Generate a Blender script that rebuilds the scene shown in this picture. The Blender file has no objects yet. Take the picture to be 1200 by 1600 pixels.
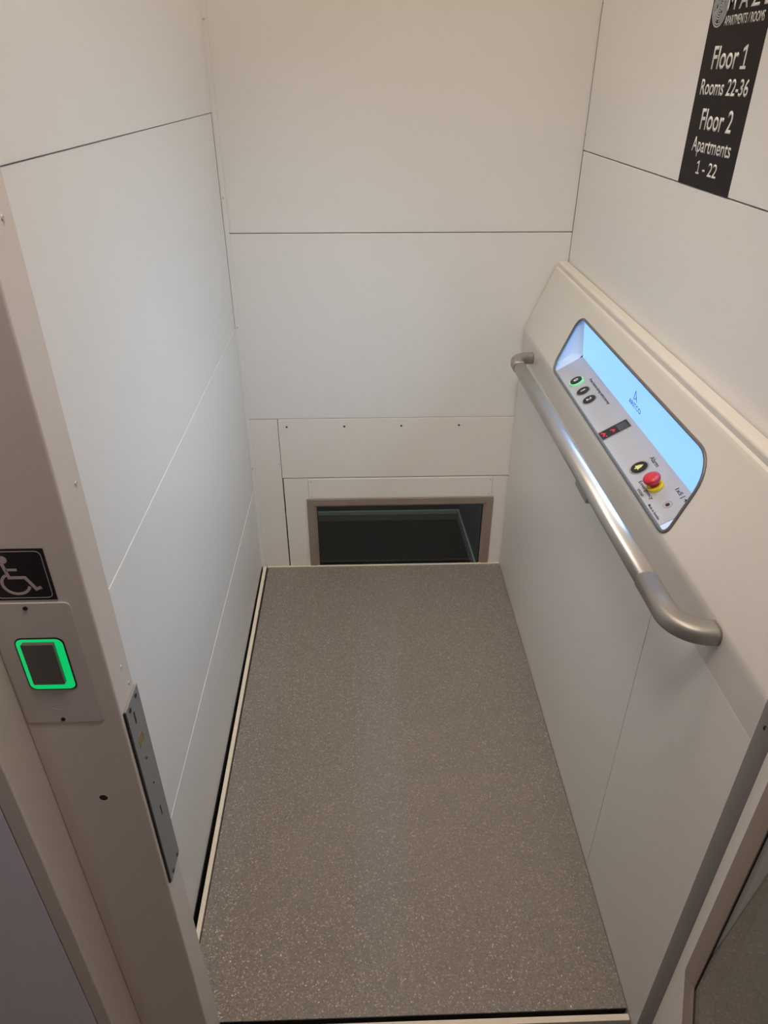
import bpy, bmesh, math
from mathutils import Vector, Matrix

sc = bpy.context.scene
COL = sc.collection

# ------------------------------------------------------------------ camera
cam_d = bpy.data.cameras.new('camera')
cam = bpy.data.objects.new('camera', cam_d)
COL.objects.link(cam)
YAW, PITCH, ROLL, FPX = 0.031540, 0.553315, 0.001188, 1104.80
Fv = Vector((math.sin(YAW)*math.cos(PITCH), math.cos(YAW)*math.cos(PITCH), -math.sin(PITCH)))
R0 = Vector((math.cos(YAW), -math.sin(YAW), 0))
U0 = R0.cross(Fv)
Rv = R0*math.cos(ROLL) + U0*math.sin(ROLL)
Uv = U0*math.cos(ROLL) - R0*math.sin(ROLL)
m = Matrix((Rv, Uv, -Fv)).transposed().to_4x4()
m.translation = Vector((0, 0, 1.58))
cam.matrix_world = m
cam_d.sensor_fit = 'VERTICAL'
cam_d.sensor_height = 24.0
cam_d.lens = FPX/1600*24.0
cam_d.clip_start = 0.02
sc.camera = cam

# ------------------------------------------------------------------ world, lamps, exposure
w = bpy.data.worlds.new('world'); sc.world = w; w.use_nodes = True
w.node_tree.nodes['Background'].inputs[0].default_value = (1, .9, .8, 1)
w.node_tree.nodes['Background'].inputs[1].default_value = 0.02

def lamp(name, loc, aim, size, size_y, power, col):
    d = bpy.data.lights.new(name, 'AREA'); d.shape = 'RECTANGLE'
    d.size = size; d.size_y = size_y; d.energy = power; d.color = col
    o = bpy.data.objects.new(name, d); COL.objects.link(o)
    o.location = loc
    o.rotation_euler = (Vector(aim)-Vector(loc)).to_track_quat('-Z', 'Y').to_euler()
    return o
lamp('shaft_lamp', (-0.08, 1.40, 4.15), (0.0, 1.42, 0), .5, 1.1, 27, (1, .835, .63))
lamp('hall_lamp', (0.02, 0.33, 2.45), (0.05, 0.35, 0), .3, .3, 10.0, (1, .84, .75))
lamp('hall_side_fill', (-0.9, -1.1, 2.40), (-0.7, 0.4, .6), .4, .4, 2.4, (.72, .82, 1))  # added cool fill for the grey door surround, an unseen source
lamp('lintel_fill', (-0.10, 0.70, 2.085), (0.34, 2.18, 0.25), .4, .05, 1.7, (1, .965, .90)).data.spread = math.radians(76)  # added fill inside the door head, brightens the lower walls; unseen source
lamp('lower_landing_lamp', (0.3, 3.9, 0.44), (0.3, 4.2, -1.75), .5, .5, 12.0, (.92, .97, 1))
# LED strip under the upper lip of the lit recess in the control wall
strip = lamp('recess_led_strip', (0.5660, 1.40, 1.0425), (-0.39, 1.40, 0.85), .74, .003, 1.75, (.52, .76, 1))

strip.data.spread = math.radians(130)

vs = sc.view_settings
vs.view_transform = 'Standard'; vs.look = 'None'; vs.gamma = 1; vs.use_curve_mapping = False
vs.exposure = 0.0

# ------------------------------------------------------------------ materials
def s2l(c): return tuple(((x/255+.055)/1.055)**2.4 if x > 10 else x/255/12.92 for x in c)
def mat(name, col, rough=.5, metal=0, noise=0, nscale=300, bump=0, spec=.5, emis=None, estr=0):
    mt = bpy.data.materials.new(name); mt.use_nodes = True
    nt = mt.node_tree; b = nt.nodes['Principled BSDF']
    b.inputs['Base Color'].default_value = (*col, 1)
    b.inputs['Roughness'].default_value = rough
    b.inputs['Metallic'].default_value = metal
    b.inputs['Specular IOR Level'].default_value = spec
    tc = nt.nodes.new('ShaderNodeTexCoord')
    if noise or bump:
        n = nt.nodes.new('ShaderNodeTexNoise'); n.inputs['Scale'].default_value = nscale
        nt.links.new(tc.outputs['Object'], n.inputs['Vector'])
        if noise:
            mx = nt.nodes.new('ShaderNodeMix'); mx.data_type = 'RGBA'
            mx.inputs[6].default_value = (*[c*(1-noise) for c in col], 1)
            mx.inputs[7].default_value = (*[min(1, c*(1+noise)) for c in col], 1)
            nt.links.new(n.outputs['Fac'], mx.inputs[0]); nt.links.new(mx.outputs[2], b.inputs['Base Color'])
        if bump:
            bp = nt.nodes.new('ShaderNodeBump'); bp.inputs['Strength'].default_value = bump
            bp.inputs['Distance'].default_value = .001
            nt.links.new(n.outputs['Fac'], bp.inputs['Height']); nt.links.new(bp.outputs[0], b.inputs['Normal'])
    if emis:
        b.inputs['Emission Color'].default_value = (*emis, 1)
        b.inputs['Emission Strength'].default_value = estr
    return mt
WHITE = mat('white_laminate', (.83, .815, .795), .40, noise=.02, nscale=3, bump=.04)
PAINT = mat('cream_powder_coat', (.72, .665, .615), .42, noise=.03, nscale=900, bump=.10)
SILLM = mat('cream_sill_paint', (.80, .72, .60), .5, noise=.03, nscale=60)
BACKM = mat('dark_backing', (.02, .018, .016), .8)
GAPM = mat('black_rubber_and_shade', (.012, .011, .011), .6)  # gaskets; also stands for the shade beside the strike plate
HOUS = mat('console_housing_paint', (.69, .66, .62), .42, noise=.02, nscale=700, bump=.08)
DOORW = mat('white_door_paint', (.84, .80, .75), .42, noise=.02, nscale=900, bump=.08)
WBACK = mat('shaft_backing', (.22, .19, .165), .8)
CONS = mat('console_powder_coat', (.79, .77, .74), .42, noise=.02, nscale=700, bump=.08)
ALU = mat('brushed_aluminium', (.50, .485, .465), .37, metal=.85, noise=.04, nscale=500)
ALUC = mat('cast_aluminium', (.34, .325, .305), .42, metal=.55)
PROF = mat('grey_end_profile', (.30, .295, .285), .5, metal=.15)
FRAMEM = mat('taupe_anodised_frame', (.36, .29, .245), .42, metal=.35, noise=.03, nscale=400)
RIM = mat('grey_rim', (.16, .16, .16), .4, metal=.3)
SHELF = mat('silver_button_plate', (.52, .53, .56), .36, metal=.25, noise=.015, nscale=600)
NICHE = mat('recess_plastic_added_glow', (.62, .72, .84), .3, emis=(.20, .48, 1.0), estr=.22)  # blue light of the panel put into base colour and a small glow
BLUE = mat('backlit_blue_panel', (.08, .16, .3), .4, emis=(.21, .455, 1.0), estr=1.35)
BLACK = mat('black_plastic', (.010, .010, .014), .25)
INK = mat('dark_ink', (.03, .03, .05), .6)
PRINT = mat('white_print', (.82, .79, .76), .6)
RED = mat('red_plastic', (.50, .022, .035), .35)
YEL = mat('yellow_plastic', (.85, .62, .02), .4)
PALEY = mat('pale_yellow_print', (.75, .75, .28), .5)
GLOWG = mat('green_glow', (.02, .2, .08), .3, emis=(.0, .52, .13), estr=1.0)
HALOG = mat('green_lit_collar', (.3, .7, .4), .3, emis=(.10, .5, .16), estr=.7)
REDLED = mat('red_led', (.3, .01, .03), .3, emis=(.55, .01, .05), estr=.9)
SIGNM = mat('black_vinyl_sign', (.020, .015, .017), .5, spec=.12)
SIGNB = mat('black_wheelchair_sign', (.012, .008, .014), .5)
SYMB = mat('grey_mauve_print', (.50, .42, .42), .6)
PLATE = mat('grey_steel_plate', (.28, .285, .29), .45, metal=.2, noise=.05, nscale=90)
BRASS = mat('brass', (.42, .30, .12), .4, metal=.7)
READER = mat('reader_plate', (.62, .575, .54), .5, noise=.02, nscale=500)
PADM = mat('dark_grey_pad', (.13, .125, .112), .35)
SCREW = mat('dark_screw', (.06, .055, .05), .35, metal=.6)
RIVET = mat('painted_rivet', (.60, .55, .50), .4)
GREYP = mat('grey_door_surround', (.80, .82, .90), .5, noise=.02, nscale=400, bump=.05)
HALLW = mat('hall_wall', (.40, .35, .31), .8)
CARPET = mat('dark_carpet', (.003, .003, .003), .95, noise=.5, nscale=260, bump=.6)
TEAL = mat('landing_wall_teal', (.10, .14, .15), .8)
NAVY = mat('landing_wall_dark', (.012, .022, .040), .6)
SKIRT = mat('landing_skirting', (.36, .39, .35), .55)
SKIRTD = mat('landing_skirting_lower', (.14, .15, .13), .6)

def glass():
    mt = bpy.data.materials.new('clear_glass'); mt.use_nodes = True
    b = mt.node_tree.nodes['Principled BSDF']
    b.inputs['Base Color'].default_value = (.86, .92, .91, 1)
    b.inputs['Roughness'].default_value = 0.0; b.inputs['IOR'].default_value = 1.48
    b.inputs['Transmission Weight'].default_value = 1.0
    return mt
GLASS = glass()

def vinyl(name, base, flake, scale=430, th=.52, sparkle=True):
    mt = bpy.data.materials.new(name); mt.use_nodes = True
    nt = mt.node_tree; b = nt.nodes['Principled BSDF']; L = nt.links
    tc = nt.nodes.new('ShaderNodeTexCoord')
    vo = nt.nodes.new('ShaderNodeTexVoronoi'); vo.inputs['Scale'].default_value = scale
    L.new(tc.outputs['Object'], vo.inputs['Vector'])
    sep = nt.nodes.new('ShaderNodeSeparateColor'); L.new(vo.outputs['Color'], sep.inputs[0])
    rp = nt.nodes.new('ShaderNodeValToRGB')
    rp.color_ramp.elements[0].position = th; rp.color_ramp.elements[0].color = (0, 0, 0, 1)
    rp.color_ramp.elements[1].position = 1.0; rp.color_ramp.elements[1].color = (1, 1, 1, 1)
    L.new(sep.outputs[0], rp.inputs[0])
    # darker grit
    rd = nt.nodes.new('ShaderNodeValToRGB')
    rd.color_ramp.elements[0].position = 0; rd.color_ramp.elements[0].color = (.72, .72, .72, 1)
    rd.color_ramp.elements[1].position = .4; rd.color_ramp.elements[1].color = (1, 1, 1, 1)
    L.new(sep.outputs[1], rd.inputs[0])
    n = nt.nodes.new('ShaderNodeTexNoise'); n.inputs['Scale'].default_value = 2.5; n.inputs['Detail'].default_value = 5
    L.new(tc.outputs['Object'], n.inputs['Vector'])
    m1 = nt.nodes.new('ShaderNodeMix'); m1.data_type = 'RGBA'
    m1.inputs[6].default_value = (*[c*.92 for c in base], 1); m1.inputs[7].default_value = (*[c*1.08 for c in base], 1)
    L.new(n.outputs['Fac'], m1.inputs[0])
    m2 = nt.nodes.new('ShaderNodeMix'); m2.data_type = 'RGBA'; m2.blend_type = 'MULTIPLY'; m2.inputs[0].default_value = 1
    L.new(m1.outputs[2], m2.inputs[6]); L.new(rd.outputs[0], m2.inputs[7])
    m3 = nt.nodes.new('ShaderNodeMix'); m3.data_type = 'RGBA'
    m3.inputs[7].default_value = (*flake, 1)
    L.new(rp.outputs[0], m3.inputs[0]); L.new(m2.outputs[2], m3.inputs[6]); L.new(m3.outputs[2], b.inputs['Base Color'])
    b.inputs['Roughness'].default_value = .5
    if sparkle:
        # mineral flakes: random tilt per cell gives glints
        sub = nt.nodes.new('ShaderNodeVectorMath'); sub.operation = 'SUBTRACT'; sub.inputs[1].default_value = (.5, .5, .5)
        L.new(vo.outputs['Color'], sub.inputs[0])
        sca = nt.nodes.new('ShaderNodeVectorMath'); sca.operation = 'SCALE'; sca.inputs[3].default_value = .42
        L.new(sub.outputs[0], sca.inputs[0])
        ad = nt.nodes.new('ShaderNodeVectorMath'); ad.operation = 'ADD'; ad.inputs[1].default_value = (0, 0, 1)
        L.new(sca.outputs[0], ad.inputs[0])
        no = nt.nodes.new('ShaderNodeVectorMath'); no.operation = 'NORMALIZE'
        L.new(ad.outputs[0], no.inputs[0]); L.new(no.outputs[0], b.inputs['Normal'])
        rr = nt.nodes.new('ShaderNodeMapRange'); rr.inputs[1].default_value = .8; rr.inputs[2].default_value = .9
        rr.inputs[3].default_value = .5; rr.inputs[4].default_value = .22
        L.new(sep.outputs[2], rr.inputs[0]); L.new(rr.outputs[0], b.inputs['Roughness'])
    return mt
VINYL = vinyl('speckled_safety_vinyl', (.232, .204, .180), (.52, .46, .41), 440, .885)
HALLF = vinyl('tan_speckled_hall_floor', (.20, .155, .12), (.42, .34, .26), 300, .75)

# ------------------------------------------------------------------ helpers
def wloc(o):
    v = Vector(o.location)
    while o.parent:
        o = o.parent; v += Vector(o.location)
    return v
def props(o, label=None, cat=None, group=None, kind=None):
    if label: o['label'] = label
    if cat: o['category'] = cat
    if group: o['group'] = group
    if kind: o['kind'] = kind
    return o
def empty(name, loc, label, cat, kind=None, group=None):
    o = bpy.data.objects.new(name, None); COL.objects.link(o); o.location = loc
    o.empty_display_size = .05
    return props(o, label, cat, group, kind)
def mk(name, bm, mt, parent=None, smooth=False, bevel=0, seg=2, angle=35):
    """bm is in world coordinates; becomes one object whose origin is its own centre"""
    bmesh.ops.recalc_face_normals(bm, faces=bm.faces)
    c = Vector((0, 0, 0))
    lo = Vector([min(v.co[i] for v in bm.verts) for i in range(3)])
    hi = Vector([max(v.co[i] for v in bm.verts) for i in range(3)])
    c = (lo+hi)/2
    for v in bm.verts: v.co -= c
    if smooth:
        for f in bm.faces: f.smooth = True
    me = bpy.data.meshes.new(name); bm.to_mesh(me); bm.free()
    o = bpy.data.objects.new(name, me); COL.objects.link(o)
    me.materials.append(mt)
    o.location = c
    if parent: o.parent = parent; o.location = c-wloc(parent)
    if bevel:
        md = o.modifiers.new('bevel', 'BEVEL'); md.width = bevel; md.segments = seg
        md.limit_method = 'ANGLE'; md.angle_limit = math.radians(angle)
        for p in me.polygons: p.use_smooth = True
        md2 = o.modifiers.new('wn', 'WEIGHTED_NORMAL'); md2.keep_sharp = False
    return o
def bx(bm, x0, x1, y0, y1, z0, z1):
    M = Matrix.Translation(((x0+x1)/2, (y0+y1)/2, (z0+z1)/2)) @ Matrix.Diagonal((x1-x0, y1-y0, z1-z0, 1))
    bmesh.ops.create_cube(bm, size=1, matrix=M)
def box(name, x0, x1, y0, y1, z0, z1, mt, parent=None, bevel=0, **k):
    bm = bmesh.new(); bx(bm, x0, x1, y0, y1, z0, z1)
    return mk(name, bm, mt, parent, bevel=bevel, **k)

class Fr:
    """a plane frame: origin, u (reading direction), v (up), n (out)"""
    def __init__(s, o, u, v):
        s.o = Vector(o); s.u = Vector(u).normalized(); s.v = Vector(v).normalized(); s.n = s.u.cross(s.v)
    def __call__(s, a, b, c=0): return s.o + s.u*a + s.v*b + s.n*c
def prism(bm, pts, fr, n0, n1):
    lo = [bm.verts.new(fr(a, b, n0)) for a, b in pts]; hi = [bm.verts.new(fr(a, b, n1)) for a, b in pts]
    bm.faces.new(hi); bm.faces.new(lo[::-1])
    for i in range(len(pts)):
        j = (i+1) % len(pts); bm.faces.new((lo[i], lo[j], hi[j], hi[i]))
def ring(bm, outer, inner, fr, n0, n1):
    N = len(outer)
    V = [[bm.verts.new(fr(a, b, n)) for a, b in L] for L, n in ((outer, n0), (outer, n1), (inner, n1), (inner, n0))]
    for k in range(4):
        A, B = V[k], V[(k+1) % 4]
        for i in range(N):
            j = (i+1) % N; bm.faces.new((A[i], A[j], B[j], B[i]))
def circ(cx, cy, r, n=24, ry=None):
    ry = ry or r
    return [(cx+r*math.cos(2*math.pi*i/n), cy+ry*math.sin(2*math.pi*i/n)) for i in range(n)]
def rrect(x0, y0, x1, y1, r, n=5):
    rs = r if isinstance(r, (list, tuple)) else (r,)*4      # bl, br, tr, tl
    out = []
    for (cx, cy, a0, rr) in ((x0+rs[0], y0+rs[0], 180, rs[0]), (x1-rs[1], y0+rs[1], 270, rs[1]),
                             (x1-rs[2], y1-rs[2], 0, rs[2]), (x0+rs[3], y1-rs[3], 90, rs[3])):
        for k in range(n+1):
            a = math.radians(a0+90*k/n); out.append((cx+rr*math.cos(a), cy+rr*math.sin(a)))
    return out
def thick(path, wd):
    """polyline stroked to a polygon"""
    P = [Vector(p) for p in path]; L = []; Rr = []
    for i, p in enumerate(P):
        a = (P[i]-P[i-1]).normalized() if i else (P[1]-P[0]).normalized()
        b = (P[i+1]-P[i]).normalized() if i < len(P)-1 else a
        t = (a+b).normalized(); nn = Vector((-t.y, t.x)); k = 1/max(.4, nn.dot(Vector((-a.y, a.x))))
        L.append(tuple(p+nn*wd/2*k)); Rr.append(tuple(p-nn*wd/2*k))
    return L+Rr[::-1]
def prisms(name, polys, fr, n0, n1, mt, parent, **k):
    bm = bmesh.new()
    for p in polys: prism(bm, p, fr, n0, n1)
    return mk(name, bm, mt, parent, **k)
def text(name, s, fr, a0, a1, b0, b1, mt, parent, bold=0, n=.0004, fit=True, raise_=.0001):
    """lettering filling the box a0..a1, b0..b1 of the frame"""
    cu = bpy.data.curves.new(name, 'FONT'); cu.body = s; cu.size = 1; cu.offset = bold; cu.resolution_u = 3
    to = bpy.data.objects.new(name, cu); COL.objects.link(to)
    me = bpy.data.meshes.new_from_object(to.evaluated_get(bpy.context.evaluated_depsgraph_get()))
    bpy.data.objects.remove(to); bpy.data.curves.remove(cu)
    xs = [v.co.x for v in me.vertices]; ys = [v.co.y for v in me.vertices]
    x0, x1, y0, y1 = min(xs), max(xs), min(ys), max(ys)
    bm = bmesh.new(); bm.from_mesh(me); bpy.data.meshes.remove(me)
    bmesh.ops.remove_doubles(bm, verts=bm.verts, dist=1e-6)
    ex = bmesh.ops.extrude_face_region(bm, geom=bm.faces[:])
    top = {v for v in ex['geom'] if isinstance(v, bmesh.types.BMVert)}
    for v in bm.verts:
        a = a0+(v.co.x-x0)/(x1-x0)*(a1-a0); b = b0+(v.co.y-y0)/(y1-y0)*(b1-b0)
        v.co = fr(a, b, n+(raise_ if v in top else 0))
    return mk(name, bm, mt, parent)
def sweep(bm, path, sec, closed=False, up=(0, 0, 1), caps=True):
    """path: points; sec: 2D section (side, up)"""
    P = [Vector(p) for p in path]; N = len(P); rows = []
    for i in range(N):
        if closed: t = (P[(i+1) % N]-P[i-1]).normalized()
        else: t = (P[min(i+1, N-1)]-P[max(i-1, 0)]).normalized()
        s = t.cross(Vector(up)).normalized(); uu = s.cross(t)
        rows.append([bm.verts.new(P[i]+s*a+uu*b) for a, b in sec])
    M = len(sec)
    for i in range(N if closed else N-1):
        A, B = rows[i], rows[(i+1) % N]
        for k in range(M):
            bm.faces.new((A[k], A[(k+1) % M], B[(k+1) % M], B[k]))
    if not closed and caps: bm.faces.new(rows[0][::-1]); bm.faces.new(rows[-1])
def screw(parent, fr, a, b, r=.003, mt=SCREW, h=.0012, name='screw'):
    bm = bmesh.new()
    ring(bm, circ(a, b, r, 12), circ(a, b, r*.45, 12), fr, -.0005, h)
    prism(bm, circ(a, b, r*.45, 12), fr, -.0005, h*.3)
    return mk(name, bm, mt, parent)

UX = (1, 0, 0)
XL, XR, YB = -.392, .621, 2.180
TOP = 4.2
fr_left = Fr((XL, 0, 0), (0, 1, 0), (0, 0, 1))          # faces +X
fr_back = Fr((0, YB, 0), (1, 0, 0), (0, 0, 1))          # faces -Y
fr_right = Fr((XR, 0, 0), (0, -1, 0), (0, 0, 1))        # faces -X

# ------------------------------------------------------------------ structure: shaft walls
def wall(name, loc, label): return empty(name, loc, label, 'wall', 'structure')
wl = wall('wall_left', (XL, 1.4, 0), 'white panelled left wall of the lift shaft')
box('backing', XL-.06, XL-.0155, .66, YB+.04, -1.8, TOP, WBACK, wl)
for z0, z1, out in ((-.35, .3315, .0016), (.3318, .911, .0008), (.9113, 1.4938, 0), (1.4950, 2.4, .001), (2.403, TOP, .001)):
    box('panel', XL-.015, XL-.0016+out, .670, YB-.004, z0, z1, WHITE, wl, bevel=.0012)
ct = box('corner_strip', XL-.001, XL+.0125, YB-.0045, YB-.0012, -.30, TOP, WHITE, wl, bevel=.0008)
frc = Fr((0, YB-.0045, 0), UX, (0, 0, 1))
for z in (1.70, 1.285, .915, .42): screw(wl, frc, XL+.0055, z, .0028, RIVET)

box('gap_strip', XL-.0003, XL+.0006+.0012, .672, YB-.006, -.12, .002, GAPM, wl)  # black strip along the wall foot beside the platform edge
wb = wall('wall_back', (0, YB, 0), 'white panelled back wall of the lift shaft above the rear door')
bm = bmesh.new(); bx(bm, XL-.06, XR+.06, YB+.0155, YB+.05, .30, TOP); bx(bm, XL-.06, -.30, YB+.0155, YB+.05, -1.8, .30)
bx(bm, .56, XR+.06, YB+.0155, YB+.05, -1.8, .30)
mk('backing', bm, WBACK, wb)
box('panel', XL, XR, YB, YB+.015, 2.4, TOP, WHITE, wb, bevel=.001)
box('panel', XL, XR, YB, YB+.015, 1.1905, 2.397, WHITE, wb, bevel=.001)
box('panel', XL, XR, YB-.0008, YB+.0142, .6045, 1.188, WHITE, wb, bevel=.001)
box('side_panel', XL, -.2885, YB-.0004, YB+.0146, -1.75, .6025, DOORW, wb, bevel=.001)
box('service_panel', -.2868, XR, YB-.002, YB+.013, .3795, .6028, DOORW, wb, bevel=.001)
frs = Fr((0, YB-.002, 0), UX, (0, 0, 1))
for x in (-.2585, -.0652, .1268, .3216): screw(wb, frs, x, .575, .0034)
fr3 = Fr((0, YB-.0004, 0), UX, (0, 0, 1))
for x, z in ((-.3005, .571), (-.2945, .432), (-.3815, .50)): screw(wb, fr3, x, z, .0018, RIVET)

wr = wall('wall_right', (XR, 1.4, 0), 'white panelled right wall of the lift shaft above the control console')
box('backing', XR+.0155, XR+.06, .66, YB+.04, -1.8, TOP, WBACK, wr)
box('panel', XR, XR+.015, .67, YB-.002, -.35, 1.4022, WHITE, wr, bevel=.0014)
box('panel', XR-.0004, XR+.0146, .67, YB-.002, 1.4045, 2.4, WHITE, wr, bevel=.001)
box('panel', XR, XR+.015, .67, YB-.002, 2.403, TOP, WHITE, wr, bevel=.001)
for z in (1.735, 1.442, 1.392, 1.113): screw(wr, fr_right, -(YB-.008), z, .0026, RIVET)

box('ceiling', XL-.06, XR+.06, .5, YB+.05, TOP, TOP+.05, WHITE)
props(bpy.data.objects['ceiling'], 'white ceiling of the lift shaft', 'ceiling', None, 'structure')
wf = wall('wall_front', (0, .6, 2.1), 'door head wall above the lift entrance')
box('header', -.418, 1.4, .56, .668, 2.12, TOP, PAINT, wf)
box('side_panel', .57, 1.4, .60, .66, -.02, 2.12, GREYP, wf)
box('upper_panel', -1.2, -.42, .56, .66, 2.42, TOP, GREYP, wf)

# ------------------------------------------------------------------ left door post and its surround
XP, YP = -.301, .612
post = empty('trim_1', (XP-.06, .64, 0), 'cream steel door post at the left of the entrance', 'door frame', 'structure')
bm = bmesh.new()
bx(bm, -.418, XP, YP, .668, -.02, 2.12)
mk('post', bm, PAINT, post, bevel=.003, seg=3)
bx_ = box('return', -.4405, -.4178, .546, .668, -.02, 2.12, PAINT, post, bevel=.002)
box('surround_panel', -1.2, -.442, .5468, .66, -.02, 2.42, GREYP, post, bevel=.001)
frp = Fr((0, YP, 0), UX, (0, 0, 1))
bm = bmesh.new(); ring(bm, circ(-.3535, .762, .0068, 20), circ(-.3535, .762, .0056, 20), frp, -.0005, .0003)
mk('hole_rim', bm, PAINT, post)
prisms('hole', [circ(-.3535, .762, .0058, 20)], frp, -.002, .0002, BACKM, post)
frv = Fr((XP, 0, 0), (0, 1, 0), (0, 0, 1))
for y, z in ((.6448, 1.478), (.6521, 1.2181), (.6555, .9280), (.645, .965)): screw(post, frv, y, z, .0022, RIVET)

# ------------------------------------------------------------------ strike plate
sp = empty('strike_plate', (XP, .644, .55), 'grey steel lock strike plate set into the side of the left door post', 'strike plate')
frk = Fr((XP, 0, 0), (0, 1, 0), (0, 0, 1))
bm = bmesh.new()
outer = rrect(.6195, .5515, .6690, .9130, .0015, 3)
prism(bm, outer, frk, .0, .0035)
mk('plate', bm, PLATE, sp, bevel=.0005)
box('edge_shade_strip', XP+.0002, XP+.0026, .6172, .6202, .553, .912, GAPM, sp)  # dark strip standing for the shadowed gap along the plate edge
def slot(a, b, ra, rb, name='slot', m_=BACKM): return prisms(name, [circ(a, b, ra, 16, rb)], frk, .0030, .0038, m_, sp)
prisms('slot', [rrect(.6375, .872, .6415, .892, .0015, 3)], frk, .003, .0037, BACKM, sp)
bm = bmesh.new(); ring(bm, circ(.6415, .840, .0092, 24, .0125), circ(.6415, .840, .0076, 24, .0108), frk, .003, .0041)
mk('bolt_hole_rim', bm, PLATE, sp)
prisms('bolt_hole', [circ(.6415, .840, .0078, 24, .011)], frk, .003, .0037, BRASS, sp)
prisms('slot', [rrect(.6435, .678, .6465, .698, .001, 3)], frk, .003, .0037, BACKM, sp)
frk2 = Fr((XP+.0034, 0, 0), (0, 1, 0), (0, 0, 1))
for y, z in ((.6415, .8029), (.6434, .7494)): screw(sp, frk2, y, z, .0014)
for y, z in ((.656, .9045), (.6310, .9045), (.6586, .5590), (.6330, .5590)): screw(sp, frk2, y, z, .0030)

# ------------------------------------------------------------------ card reader
cr = empty('card_reader', (-.37, YP, .908), 'card reader plate with a glowing green ring on the left door post', 'card reader')
prisms('plate', [rrect(-.4140, .9085, -.3221, 1.0935, .006)], frp, 0, .0016, READER, cr, bevel=.0005)
frr = Fr((0, YP-.0016, 0), UX, (0, 0, 1))
bm = bmesh.new(); ring(bm, rrect(-.3955, .9650, -.3405, 1.0445, .0085), rrect(-.3942, .9665, -.3419, 1.0430, .0078), frr, 0, .0012)
mk('bezel', bm, SCREW, cr)
prisms('light_ring', [rrect(-.3942, .9665, -.3419, 1.0430, .0078)], frr, 0, .0016, GLOWG, cr, bevel=.0006)
prisms('touch_pad', [rrect(-.3865, .9785, -.3505, 1.0395, .0012, 2)], frr, .0015, .0068, PADM, cr, bevel=.0004)
for x, z in ((-.3705, 1.0870), (-.3701, .9145)): screw(cr, frr, x, z, .0026)
bm = bmesh.new(); ring(bm, circ(-.3705, .9415, .0115, 32), circ(-.3705, .9415, .0108, 32), frr, 0, .0003)
mk('embossed_circle', bm, READER, cr)

# ------------------------------------------------------------------ wheelchair sign
ws = empty('wheelchair_sign', (-.367, YP, 1.098), 'square black wheelchair access sign above the card reader', 'sign')
prisms('sign_board', [rrect(-.4005, 1.0975, -.3335, 1.1643, .0004, 1)], frp, 0, .0008, SIGNB, ws)
frw = Fr((0, YP-.0008, 0), UX, (0, 0, 1))
bm = bmesh.new(); ring(bm, rrect(-.3972, 1.1003, -.3368, 1.1615, .006), rrect(-.3965, 1.1010, -.3375, 1.1608, .0055), frw, 0, .0003)
mk('border_line', bm, SYMB, ws)
arc = [(-.3722+.0142*math.cos(math.radians(a)), 1.1196+.0134*math.sin(math.radians(a))) for a in range(122, 352, 10)]
prisms('wheelchair_symbol', [circ(-.3782, 1.1508, .0048, 20), thick([(-.3800, 1.1460), (-.3785, 1.137), (-.3770, 1.1276), (-.3606, 1.1276), (-.3522, 1.1122), (-.3465, 1.1146)], .0035),
        thick([(-.3782, 1.1378), (-.3664, 1.1378)], .0030), thick(arc, .0032)], frw, 0, .0003, SYMB, ws)

# ------------------------------------------------------------------ platform
pf = empty('lift_platform', (.06, 1.4, -.09), 'lift platform with grey speckled vinyl floor and cream edge strips', 'platform')
box('floor_covering', -.3668, .5065, .664, 2.1690, -.004, 0, VINYL, pf)
box('deck', -.3735, .5060, .666, 2.1750, -.25, -.0042, BACKM, pf)
bm = bmesh.new()
prism(bm, [(-.3790, .664), (-.3688, .664), (-.3740, 2.1735), (-.3855, 2.1735)], Fr((0, 0, 0), (1, 0, 0), (0, 1, 0)), -.03, .0045)
mk('edge_strip', bm, SILLM, pf, bevel=.001)
box('edge_strip', -.3690, .5060, 2.1700, 2.1765, -.03, .0035, SILLM, pf, bevel=.001)
box('edge_strip', -.2995, .5055, .6425, .6540, -.03, .0005, SILLM, pf, bevel=.001)

# ------------------------------------------------------------------ control console
XF = .508
Y0, Y1 = .6245, 2.174
cs = empty('control_console', (.56, 1.4, 0), 'cream lift control console along the right wall with a blue lit recess', 'console')
box('lower_panel', XF, XF+.018, .9645, Y1, -.06, .8275, CONS, cs, bevel=.001)
box('lower_panel', XF, XF+.018, Y0, .9625, -.06, .8275, CONS, cs, bevel=.001)
box('back_plate', XF+.018, XF+.022, Y0+.01, Y1, -.06, .83, BACKM, cs)
# upper housing with the opening cut in its sloping face
SL = .407
def slx(z): return XF+SL*(z-.905)
prof0 = [(XF+.014, .8285), (XF, .8285), (XF, .8900), (XF+.0001, .8975), (XF+.0010, .9045), (slx(.909)+.0003, .909)]
prof1 = [(slx(1.080), 1.080), (.5812, 1.0865), (.5840, 1.0910), (.5880, 1.0935), (.593, 1.0945), (.618, 1.0945)]
vx, vz = slx(1.080)-slx(.909)-.0003, 1.080-.909
LS = math.hypot(vx, vz)
frS = Fr((slx(.909)+.0003, 0, .909), (0, -1, 0), (vx, 0, vz))
bm = bmesh.new()
for pr_ in (prof0, prof1):
    A = [bm.verts.new((x, Y0, z)) for x, z in pr_]; B = [bm.verts.new((x, Y1, z)) for x, z in pr_]
    for i in range(len(pr_)-1): bm.faces.new((A[i], A[i+1], B[i+1], B[i]))
hole = rrect(-1.808, .0015, -.990, .1520, (.030, .022, .060, .034), 8)
hole = [(a+(0 if a < -1.4 else (b-.0015)*-.03), b) for a, b in hole]
ov = [bm.verts.new(frS(a, b)) for a, b in ((-Y1, 0), (-Y0, 0), (-Y0, LS), (-Y1, LS))]
hv = [bm.verts.new(frS(a, b)) for a, b in hole]
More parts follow.
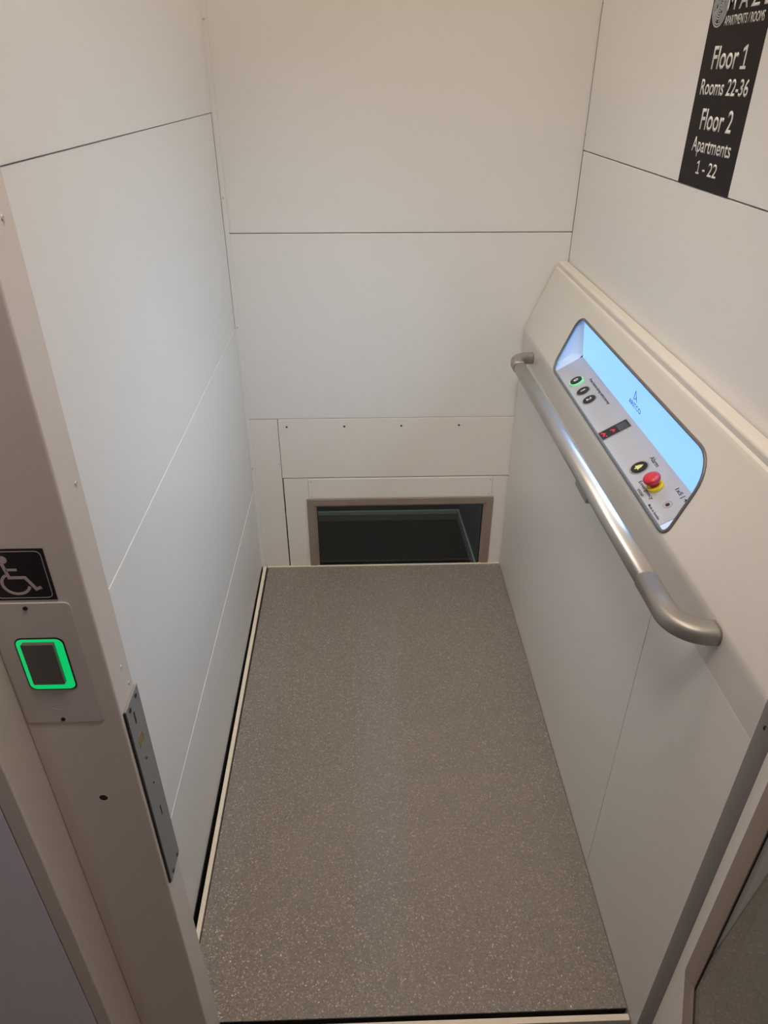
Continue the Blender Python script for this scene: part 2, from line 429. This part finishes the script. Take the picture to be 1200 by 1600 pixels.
es = [bm.edges.new((ov[i], ov[(i+1) % 4])) for i in range(4)]+[bm.edges.new((hv[i], hv[(i+1) % len(hv)])) for i in range(len(hv))]
bmesh.ops.triangle_fill(bm, use_beauty=True, edges=es)
# end caps
for Y in (Y0, Y1):
    pts = prof0+prof1+[(.618, .8285)]
    bm.faces.new([bm.verts.new((x, Y, z)) for x, z in pts])
bmesh.ops.remove_doubles(bm, verts=bm.verts, dist=1e-5)
ho = mk('housing', bm, HOUS, cs)
for p in ho.data.polygons: p.use_smooth = abs(p.normal.y) < .5
ho.data.set_sharp_from_angle(angle=math.radians(24))
# rim
bm = bmesh.new(); sec = [(.0034*math.cos(a*math.pi/4), .0034*math.sin(a*math.pi/4)) for a in range(8)]
sweep(bm, [frS(a, b, .0006) for a, b in hole], sec, closed=True, up=frS.n)
mk('opening_rim', bm, RIM, cs, smooth=True)
# recess interior
A_ = (.5115, .9085); B_ = (.580, .9495); T_ = (.5705, 1.0510)
frG = Fr((A_[0], 0, A_[1]), (0, -1, 0), (B_[0]-A_[0], 0, B_[1]-A_[1]))
GL = math.hypot(B_[0]-A_[0], B_[1]-A_[1])
frB = Fr((B_[0], 0, B_[1]), (0, -1, 0), (T_[0]-B_[0], 0, T_[1]-B_[1]))
BL = math.hypot(T_[0]-B_[0], T_[1]-B_[1])
prisms('button_plate', [rrect(-1.785, 0, -1.0255, GL, .0002, 1)], frG, -.002, 0, SHELF, cs)
prisms('light_panel', [rrect(-1.785, 0, -1.012, BL, .0002, 1)], frB, -.002, 0, BLUE, cs)
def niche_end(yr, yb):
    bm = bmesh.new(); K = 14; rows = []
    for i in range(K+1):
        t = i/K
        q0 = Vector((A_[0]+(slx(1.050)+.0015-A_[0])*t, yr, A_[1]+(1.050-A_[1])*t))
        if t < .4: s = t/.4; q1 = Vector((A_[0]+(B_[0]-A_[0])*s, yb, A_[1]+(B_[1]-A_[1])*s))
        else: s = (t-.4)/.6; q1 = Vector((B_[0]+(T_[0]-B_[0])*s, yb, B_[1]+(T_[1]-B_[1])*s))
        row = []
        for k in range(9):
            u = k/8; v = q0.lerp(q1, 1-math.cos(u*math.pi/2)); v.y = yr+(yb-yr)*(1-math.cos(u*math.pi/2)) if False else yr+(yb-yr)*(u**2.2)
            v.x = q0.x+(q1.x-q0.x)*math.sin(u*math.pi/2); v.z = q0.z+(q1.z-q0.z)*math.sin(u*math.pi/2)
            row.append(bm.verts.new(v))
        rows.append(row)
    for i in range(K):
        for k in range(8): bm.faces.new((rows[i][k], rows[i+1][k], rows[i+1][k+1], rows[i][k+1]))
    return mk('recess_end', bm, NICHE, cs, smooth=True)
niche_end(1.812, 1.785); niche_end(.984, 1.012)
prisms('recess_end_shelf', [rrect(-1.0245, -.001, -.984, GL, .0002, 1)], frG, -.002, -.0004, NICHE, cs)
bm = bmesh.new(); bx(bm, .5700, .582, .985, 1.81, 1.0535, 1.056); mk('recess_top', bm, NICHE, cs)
# top ledge and end profile
box('top_rail', .5890, .6195, .64, Y1+.002, 1.080, 1.1085, HOUS, cs, bevel=.006, seg=3)
bm = bmesh.new(); r = .030
pts = [(XF+.006+r, Y0-r+.002)]+[(XF+r-r*math.cos(math.radians(a)), Y0-r*math.sin(math.radians(a))) for a in range(90, -1, -9)]+[(XF+r+.006, Y0)]
prism(bm, pts, Fr((0, 0, 0), (1, 0, 0), (0, 1, 0)), .006, .905)
ep = mk('end_profile', bm, PROF, cs)
for p in ep.data.polygons: p.use_smooth = abs(p.normal.z) < .5
ep.data.set_sharp_from_angle(angle=math.radians(40))
box('profile_gap_fill', XF+.002, .545, .592, .6245, -.04, .0055, BACKM, cs)  # black block standing for the dark gap under the end profile
ff = Fr((XF+.0045, .6125, .8655), Vector((-.42, -.91, 0)).cross(Vector((0, 0, 1)))*-1, (0, 0, 1))
screw(cs, ff, 0, 0, .0045)

# buttons: plate coordinates a = -Y, b = up the plate
def gb(x): return (x-A_[0])/(B_[0]-A_[0])*GL
def button(y, b, r, h=.0016, glow=False, nm='floor_button'):
    c = (-y, b)
    bm = bmesh.new(); ring(bm, circ(*c, r*1.16, 32), circ(*c, r, 32), frG, 0, h*.8)
    if glow: prism(bm, circ(*c, r*1.1, 32), frG, 0, h*.7)
    prism(bm, circ(*c, r, 32), frG, 0, h*.3)
    o = mk(nm, bm, HALOG if glow else ALU, cs)
    k = prisms('cap', [circ(*c, r*.97, 32)], frG, 0, h+.0012, BLACK, o, bevel=.0005)
    return o, h+.0012
bb = gb(.5375)
for y, s, g in ((1.668, '0', True), (1.6085, '1', False), (1.5545, '2', False)):
    hh = .006 if g else .0018
    o, n_ = button(y, bb, .0155, hh, g)
    if g: o['label'] = 'round button 0 standing out on a green lit collar'
    wdt = .0022 if s == '1' else .0052
    text('numeral', s, frG, -y-wdt, -y+wdt, bb-.0062, bb+.0062, PRINT, o, bold=.02, n=n_)
text('lettering', 'Press button during entire journey', frG, -1.648, -1.492, gb(.5585), gb(.5585)+.0095, INK, cs, bold=.012)
dp = prisms('display', [rrect(-1.396, gb(.5150), -1.362, gb(.5705), .003)], frG, 0, .0010, BLACK, cs, bevel=.0003)
bm = bmesh.new(); ring(bm, rrect(-1.398, gb(.5135), -1.360, gb(.572), .004), rrect(-1.396, gb(.5150), -1.362, gb(.5705), .003), frG, 0, .0012)
mk('display_bezel', bm, ALU, cs)
prisms('display_window', [rrect(-1.393, gb(.549), -1.365, gb(.5675), .0015)], frG, .0009, .0012, mat('grey_display', (.05, .065, .08), .2), dp)
g0 = gb(.5215); g1 = gb(.540)
prisms('red_glyphs', [thick([(-1.390, g0-.003), (-1.382, g0+.003), (-1.374, g0-.002)], .0042), thick([(-1.372, g0+.003), (-1.366, g0+.005)], .0016),
        thick([(-1.385, g1-.004), (-1.379, g1+.003), (-1.373, g1-.002)], .0036)], frG, .0010, .0013, REDLED, dp)
# alarm
ya, xa = 1.2095, .5395
o, n_ = button(ya, gb(xa), .0165, .0018, nm='alarm_button')
by = gb(xa)
bell = [(-ya-.0085, by-.0055), (-ya+.0085, by-.0055), (-ya+.0062, by-.0025), (-ya+.0048, by+.0035), (-ya+.0018, by+.0070), (-ya, by+.0095), (-ya-.0018, by+.0070), (-ya-.0048, by+.0035), (-ya-.0062, by-.0025)]
prisms('bell_symbol', [bell, circ(-ya, by-.0072, .0022, 12)], frG, n_, n_+.0003, PALEY, o)
text('lettering', 'Alarm', frG, -1.2245, -1.186, gb(.5645)-.0035, gb(.5645)+.0055, INK, cs, bold=.006)
# emergency stop
ye, be = 1.129, gb(.5425)
es_ = prisms('emergency_stop', [circ(-ye, be, .0155, 36)], frG, 0, .0070, YEL, cs, bevel=.001)
es_['label'] = 'red mushroom emergency stop button on a yellow collar'
bm = bmesh.new()
prof = [(.0085, .007), (.0095, .0125), (.0140, .0165), (.0160, .0205), (.0163, .0240), (.0150, .0268), (.0110, .0288), (.005, .0297), (.0008, .030)]
rows = [[bm.verts.new(frG(-ye+r_*math.cos(2*math.pi*k/36), be+r_*math.sin(2*math.pi*k/36), h_)) for k in range(36)] for r_, h_ in prof]
for i in range(len(rows)-1):
    for k in range(36): bm.faces.new((rows[i][k], rows[i][(k+1) % 36], rows[i+1][(k+1) % 36], rows[i+1][k]))
bm.faces.new(rows[-1]); bm.faces.new(rows[0][::-1])
mk('mushroom_head', bm, RED, es_, smooth=True)
text('lettering', 'Emergency', frG, -1.168, -1.101, gb(.5265)-.0035, gb(.5265)+.0050, INK, cs, bold=.006)
text('lettering', 'stop', frG, -1.148, -1.122, gb(.5175)-.003, gb(.5175)+.0040, INK, cs, bold=.006)
text('lettering', 'Made in Sweden', frG, -1.091, -1.040, gb(.5185)-.002, gb(.5185)+.0030, INK, cs, bold=.004)
text('lettering', '1x5 | 4', frG, -1.098, -1.052, gb(.5655)-.0045, gb(.5655)+.0055, INK, cs, bold=.016)
kl = prisms('indicator', [circ(-1.067, gb(.5415), .0040, 16)], frG, 0, .0008, mat('dark_red_lens', (.05, .005, .012), .2), cs)
bm = bmesh.new(); ring(bm, circ(-1.067, gb(.5415), .0085, 24), circ(-1.067, gb(.5415), .0080, 24), frG, .0001, .0004)
mk('indicator_ring', bm, RIM, cs)
# logo on the lit panel
lz = .0445
prisms('logo_mark', [thick([(-1.391, lz-.0005), (-1.3815, lz+.0215), (-1.3715, lz)], .0019),
                     thick([(-1.3865, lz+.0015), (-1.3795, lz+.0045), (-1.3765, lz+.0095)], .0016)], frB, .0001, .0004, INK, cs)
text('lettering', 'ARITCO', frB, -1.4160, -1.344, lz-.0170, lz-.0055, INK, cs, bold=.002)

# ------------------------------------------------------------------ handrail
hr = empty('handrail', (XF, 1.4, .86), 'brushed aluminium handrail with curved ends below the blue lit recess', 'handrail')
XH = .452
def hz(y): return .890-(y-.768)*.0232
def ssec(wd, ht, e=2.7, n=28):
    out = []
    for i in range(n):
        a = 2*math.pi*i/n; c, s = math.cos(a), math.sin(a)
        out.append((wd/2*math.copysign(abs(c)**(2/e), c), ht/2*math.copysign(abs(s)**(2/e), s)))
    return out
yf, yb_ = .768, 2.028
bm = bmesh.new(); sweep(bm, [(XH, .9018, hz(.9018)), (XH, 1.9352, hz(1.9352))], ssec(.0345, .0300))
tb = mk('tube', bm, ALU, hr)
for y_ in (.9012, 1.9362):
    bm = bmesh.new(); sweep(bm, [(XH, y_-.0014, hz(y_)), (XH, y_+.0014, hz(y_))], ssec(.0335, .0288)); mk('joint', bm, GAPM, hr)
for p in tb.data.polygons: p.use_smooth = len(p.vertices) == 4
def end_path(ya_, yw, sgn):
    P = [(XH, ya_, hz(ya_))]
    rr = .050; cy = yw-sgn*rr
    for k in range(0, 11):
        a = math.radians(90*k/10)
        y = cy+sgn*rr*math.sin(a); P.append((XH+rr-rr*math.cos(a), y, hz(y)))
    P.append((XF, yw, hz(yw)))
    return P
for ya_, yw, sgn in ((.9006, yf, -1), (1.9368, yb_, 1)):
    bm = bmesh.new(); sweep(bm, end_path(ya_, yw, sgn), ssec(.0362, .0312, 3.0))
    e_ = mk('end_bracket', bm, ALUC, hr)
    for p in e_.data.polygons: p.use_smooth = len(p.vertices) == 4
box('underside_clip', XH-.013, XH+.004, 1.195, 1.275, hz(1.23)-.026, hz(1.23)-.013, ALUC, hr, bevel=.002)

# ------------------------------------------------------------------ floor directory sign on the right wall
fs = empty('floor_directory_sign', (XR, 1.385, 1.404), 'tall black floor directory sign with white lettering on the right wall', 'sign')
frD = Fr((XR-.0004, 0, 0), (0, -1, 0), (0, 0, 1))
prisms('sign_board', [[(-1.4938, 1.4044), (-1.2772, 1.4044), (-1.2772, 1.80), (-1.4938, 1.80)]], frD, 0, .0008, SIGNM, fs)
frD = Fr((XR-.0012, 0, 0), (0, -1, 0), (0, 0, 1))
def one(fr, a0, a1, b0, b1, n=.0004):
    w_ = a1-a0; t_ = (b1-b0)*.13; c_ = a0+w_*.58
    prisms('lettering', [[(c_-t_/2, b0+t_), (c_-t_/2, b1-t_*1.5), (a0, b1-t_*2.2), (a0, b1-t_*1.1), (c_-t_*.3, b1), (c_+t_/2, b1), (c_+t_/2, b0+t_), (a1, b0+t_), (a1, b0), (a0, b0), (a0, b0+t_)]], fr, n, n+.0001, PRINT, fs)
one(frD, -1.3380, -1.3180, 1.5890, 1.6225); one(frD, -1.4220, -1.4080, 1.4265, 1.4485)
for s, a0, a1, b0, b1 in (('Floor', -1.4485, -1.3500, 1.5890, 1.6235), ('Rooms 22-36', -1.4740, -1.2910, 1.5505, 1.5755),
                          ('Floor 2', -1.4450, -1.3190, 1.4965, 1.5305), ('Apartments', -1.4600, -1.3020, 1.4535, 1.4855),
                          ('- 22', -1.3950, -1.3370, 1.4265, 1.4485), ('APARTMENTS / ROOMS', -1.4320, -1.2930, 1.6515, 1.6655),
                          ('M A Z E', -1.4320, -1.2850, 1.6725, 1.7000)):
    text('lettering', s, frD, a0, a1, b0, b1, PRINT, fs, bold=.014 if s[0] in 'FRM' else .008)
bm = bmesh.new()
lc = (-1.4600, 1.6800)
for i, rr in enumerate([.0295, .0258, .0221, .0184, .0147, .0110, .0073, .0038]):
    gap = 0 if i == 0 else 24
    st = (i*137) % 360
    if gap == 0: ring(bm, circ(*lc, rr, 48), circ(*lc, rr-.0022, 48), frD, 0, .0003)
    else:
        n_ = 30
        P = [(lc[0]+(rr-.001)*math.cos(math.radians(st+(360-gap)*k/n_)), lc[1]+(rr-.001)*math.sin(math.radians(st+(360-gap)*k/n_))) for k in range(n_+1)]
        prism(bm, thick(P, .0019), frD, 0, .0003)
for a, r0, r1 in ((20, .011, .018), (200, .018, .026), (110, .007, .014)):
    ca, sa = math.cos(math.radians(a)), math.sin(math.radians(a))
    prism(bm, thick([(lc[0]+r0*ca, lc[1]+r0*sa), (lc[0]+r1*ca, lc[1]+r1*sa)], .0019), frD, 0, .0003)
mk('round_emblem', bm, mat('grey_blue_print', (.50, .52, .56), .6), fs)

# ------------------------------------------------------------------ rear door to the lower landing
d1 = empty('door_1', (.13, YB, -1.75), 'cream glazed rear door showing above the platform edge', 'door', 'structure')
YD = YB-.001
bm = bmesh.new()
bx(bm, -.2838, -.208, YD, YD+.04, -1.74, .3765); bx(bm, .463, .56, YD, YD+.04, -1.74, .3765)
bx(bm, -.208, .463, YD, YD+.04, .2925, .3765); bx(bm, -.208, .463, YD, YD+.04, -1.74, -1.45)
mk('leaf', bm, DOORW, d1)
def glazing(parent, fr, a0, a1, b0, b1, wd, proud, depth, mt=FRAMEM, mitre=True):
    """four mitred bars and a gasket round a pane"""
    i0, i1, j0, j1 = a0+wd, a1-wd, b0+wd, b1-wd
    O = [(a0, b0), (a1, b0), (a1, b1), (a0, b1)]; I = [(i0, j0), (i1, j0), (i1, j1), (i0, j1)]
    for k in range(4):
        l = (k+1) % 4
        bm = bmesh.new()
        # bar with a bevelled inner edge
        o0, o1, q0, q1 = O[k], O[l], I[k], I[l]
        m0 = tuple(o0[t]+(q0[t]-o0[t])*.72 for t in (0, 1)); m1 = tuple(o1[t]+(q1[t]-o1[t])*.72 for t in (0, 1))
        V = [bm.verts.new(fr(*p, n)) for p, n in ((o0, -depth), (o1, -depth), (o1, proud), (o0, proud), (m1, proud), (m0, proud), (q1, proud*.2-.003), (q0, proud*.2-.003), (q1, -depth), (q0, -depth))]
        for f in ((0, 1, 2, 3), (3, 2, 4, 5), (5, 4, 6, 7), (7, 6, 8, 9), (9, 8, 1, 0), (0, 3, 5, 7, 9), (1, 8, 6, 4, 2)): bm.faces.new([V[t] for t in f])
        mk('glazing_bar', bm, mt, parent, bevel=.0008)
    return i0, i1, j0, j1
frd = Fr((0, YD, 0), UX, (0, 0, 1))
i0, i1, j0, j1 = glazing(d1, frd, -.2075, .4625, -1.45, .2922, .034, .006, .02)
bm = bmesh.new(); ring(bm, rrect(i0-.001, j0-.001, i1+.001, j1+.001, .001, 1), rrect(i0+.0025, j0+.0025, i1-.0025, j1-.0025, .001, 1), frd, -.012, -.004)
mk('gasket', bm, GAPM, d1)
prisms('pane', [rrect(i0+.0002, j0+.0002, i1-.0002, j1-.0002, .0005, 1)], frd, -.012, -.006, GLASS, d1)
prisms('cover_strip', [rrect(-.1975, .2955, .4535, .3725, .0005, 1)], frd, 0, .0018, DOORW, d1, bevel=.0005)
for a_ in (-.1983, .4541): prisms('strip_joint', [rrect(a_, .296, a_+.0007, .372, .0001, 1)], frd, 0, .0003, RIM, d1)
frd2 = Fr((0, YD-.0015, 0), UX, (0, 0, 1))
for x in (-.189, .445):
    for z in (.303, .364): screw(d1, frd2, x, z, .0026, RIVET)

# ------------------------------------------------------------------ lower landing beyond the rear door
def st(o, label, cat): return props(o, label, cat, None, 'structure')
st(box('floor', -1.2, 1.3, YB+.05, 5.3, -1.80, -1.75, CARPET), 'dark carpet of the lower landing seen through the rear door glass', 'floor')
st(box('wall_landing_back', -1.2, 1.3, 5.27, 5.33, -1.75, .5, NAVY), 'dark far wall of the lower landing', 'wall')
st(box('wall_landing_left', -1.26, -1.2, YB+.05, 5.3, -1.75, .5, TEAL), 'left wall of the lower landing', 'wall')
bm = bmesh.new()
prism(bm, [(.824, 5.27), (.975, YB+.06), (1.05, YB+.06), (.90, 5.27)], Fr((0, 0, 0), (1, 0, 0), (0, 1, 0)), -1.75, .5)
st(mk('wall_landing_right', bm, TEAL), 'grey green right wall of the lower landing', 'wall')
st(box('ceiling', -1.2, 1.3, YB+.05, 5.3, .5, .55, TEAL), 'ceiling of the lower landing', 'ceiling')
bb_ = empty('baseboard_back', (-.2, 5.26, -1.75), 'pale two step skirting along the far wall of the lower landing', 'baseboard', 'structure')
box('lower_board', -1.2, .826, 5.252, 5.268, -1.75, -1.694, SKIRTD, bb_)
box('upper_board', -1.2, .826, 5.250, 5.268, -1.6935, -1.655, SKIRT, bb_, bevel=.003)
bm = bmesh.new()
prism(bm, [(.806, 5.248), (.955, YB+.07), (.972, YB+.07), (.822, 5.248)], Fr((0, 0, 0), (1, 0, 0), (0, 1, 0)), -1.75, -1.655)
st(mk('baseboard_right', bm, SKIRT, bevel=.003), 'pale skirting along the right wall of the lower landing', 'baseboard')
st(box('floor', XL-.06, XR+.06, .5, YB+.05, -1.85, -1.80, BACKM), 'dark pit floor under the lift platform', 'floor')

# ------------------------------------------------------------------ open front door leaf
dy = Vector((.421, .907, 0)).normalized()
P0 = Vector((.492, .546, 0)); hinge = P0+dy*.0610
d2 = empty('door_2', tuple(hinge), 'open glazed front door leaf at the right edge of the entrance', 'door', 'structure')
frL = Fr(tuple(hinge), tuple(-dy), (0, 0, 1))      # u from hinge towards the camera
if frL.n.x > 0: frL.n = -frL.n
W, HH = .93, 2.09
gl = .0575
bm = bmesh.new(); frK = frL; TH = -.040
prism(bm, [(0, .012), (W, .012), (W, .3895), (0, .3895)], frK, TH, 0)
prism(bm, [(0, .3895), (gl, .3895), (gl, 1.96), (0, 1.96)], frK, TH, 0)
prism(bm, [(W-gl, .3895), (W, .3895), (W, 1.96), (W-gl, 1.96)], frK, TH, 0)
prism(bm, [(0, 1.96), (W, 1.96), (W, HH), (0, HH)], frK, TH, 0)
bmesh.ops.remove_doubles(bm, verts=bm.verts, dist=1e-5)
mk('leaf', bm, DOORW, d2)
i0, i1, j0, j1 = glazing(d2, frL, gl+.0003, W-gl-.0003, .3898, 1.9597, .055, .004, .034)
bm = bmesh.new(); ring(bm, rrect(i0-.001, j0-.001, i1+.001, j1+.001, .001, 1), rrect(i0+.003, j0+.003, i1-.003, j1-.003, .001, 1), frL, -.012, .0000)
mk('gasket', bm, GAPM, d2)
prisms('pane', [rrect(i0+.0002, j0+.0002, i1-.0002, j1-.0002, .0005, 1)], frL, -.007, -.001, GLASS, d2)

# ------------------------------------------------------------------ hall around the camera
st(box('floor', -1.2, 1.4, -1.5, .595, -.05, -.001, HALLF), 'tan speckled floor of the hall seen through the open door glass', 'floor')
st(box('ceiling', -1.2, 1.4, -1.5, .56, 2.5, 2.55, HALLW), 'ceiling of the hall', 'ceiling')
st(box('wall_hall_left', -1.26, -1.2, -1.5, .6, 0, 2.5, HALLW), 'left wall of the hall', 'wall')
st(box('wall_hall_right', 1.4, 1.46, -1.5, .6, 0, 2.5, HALLW), 'right wall of the hall', 'wall')
st(box('wall_hall_behind', -1.26, 1.46, -1.56, -1.5, 0, 2.5, HALLW), 'rear wall of the hall behind the viewer', 'wall')
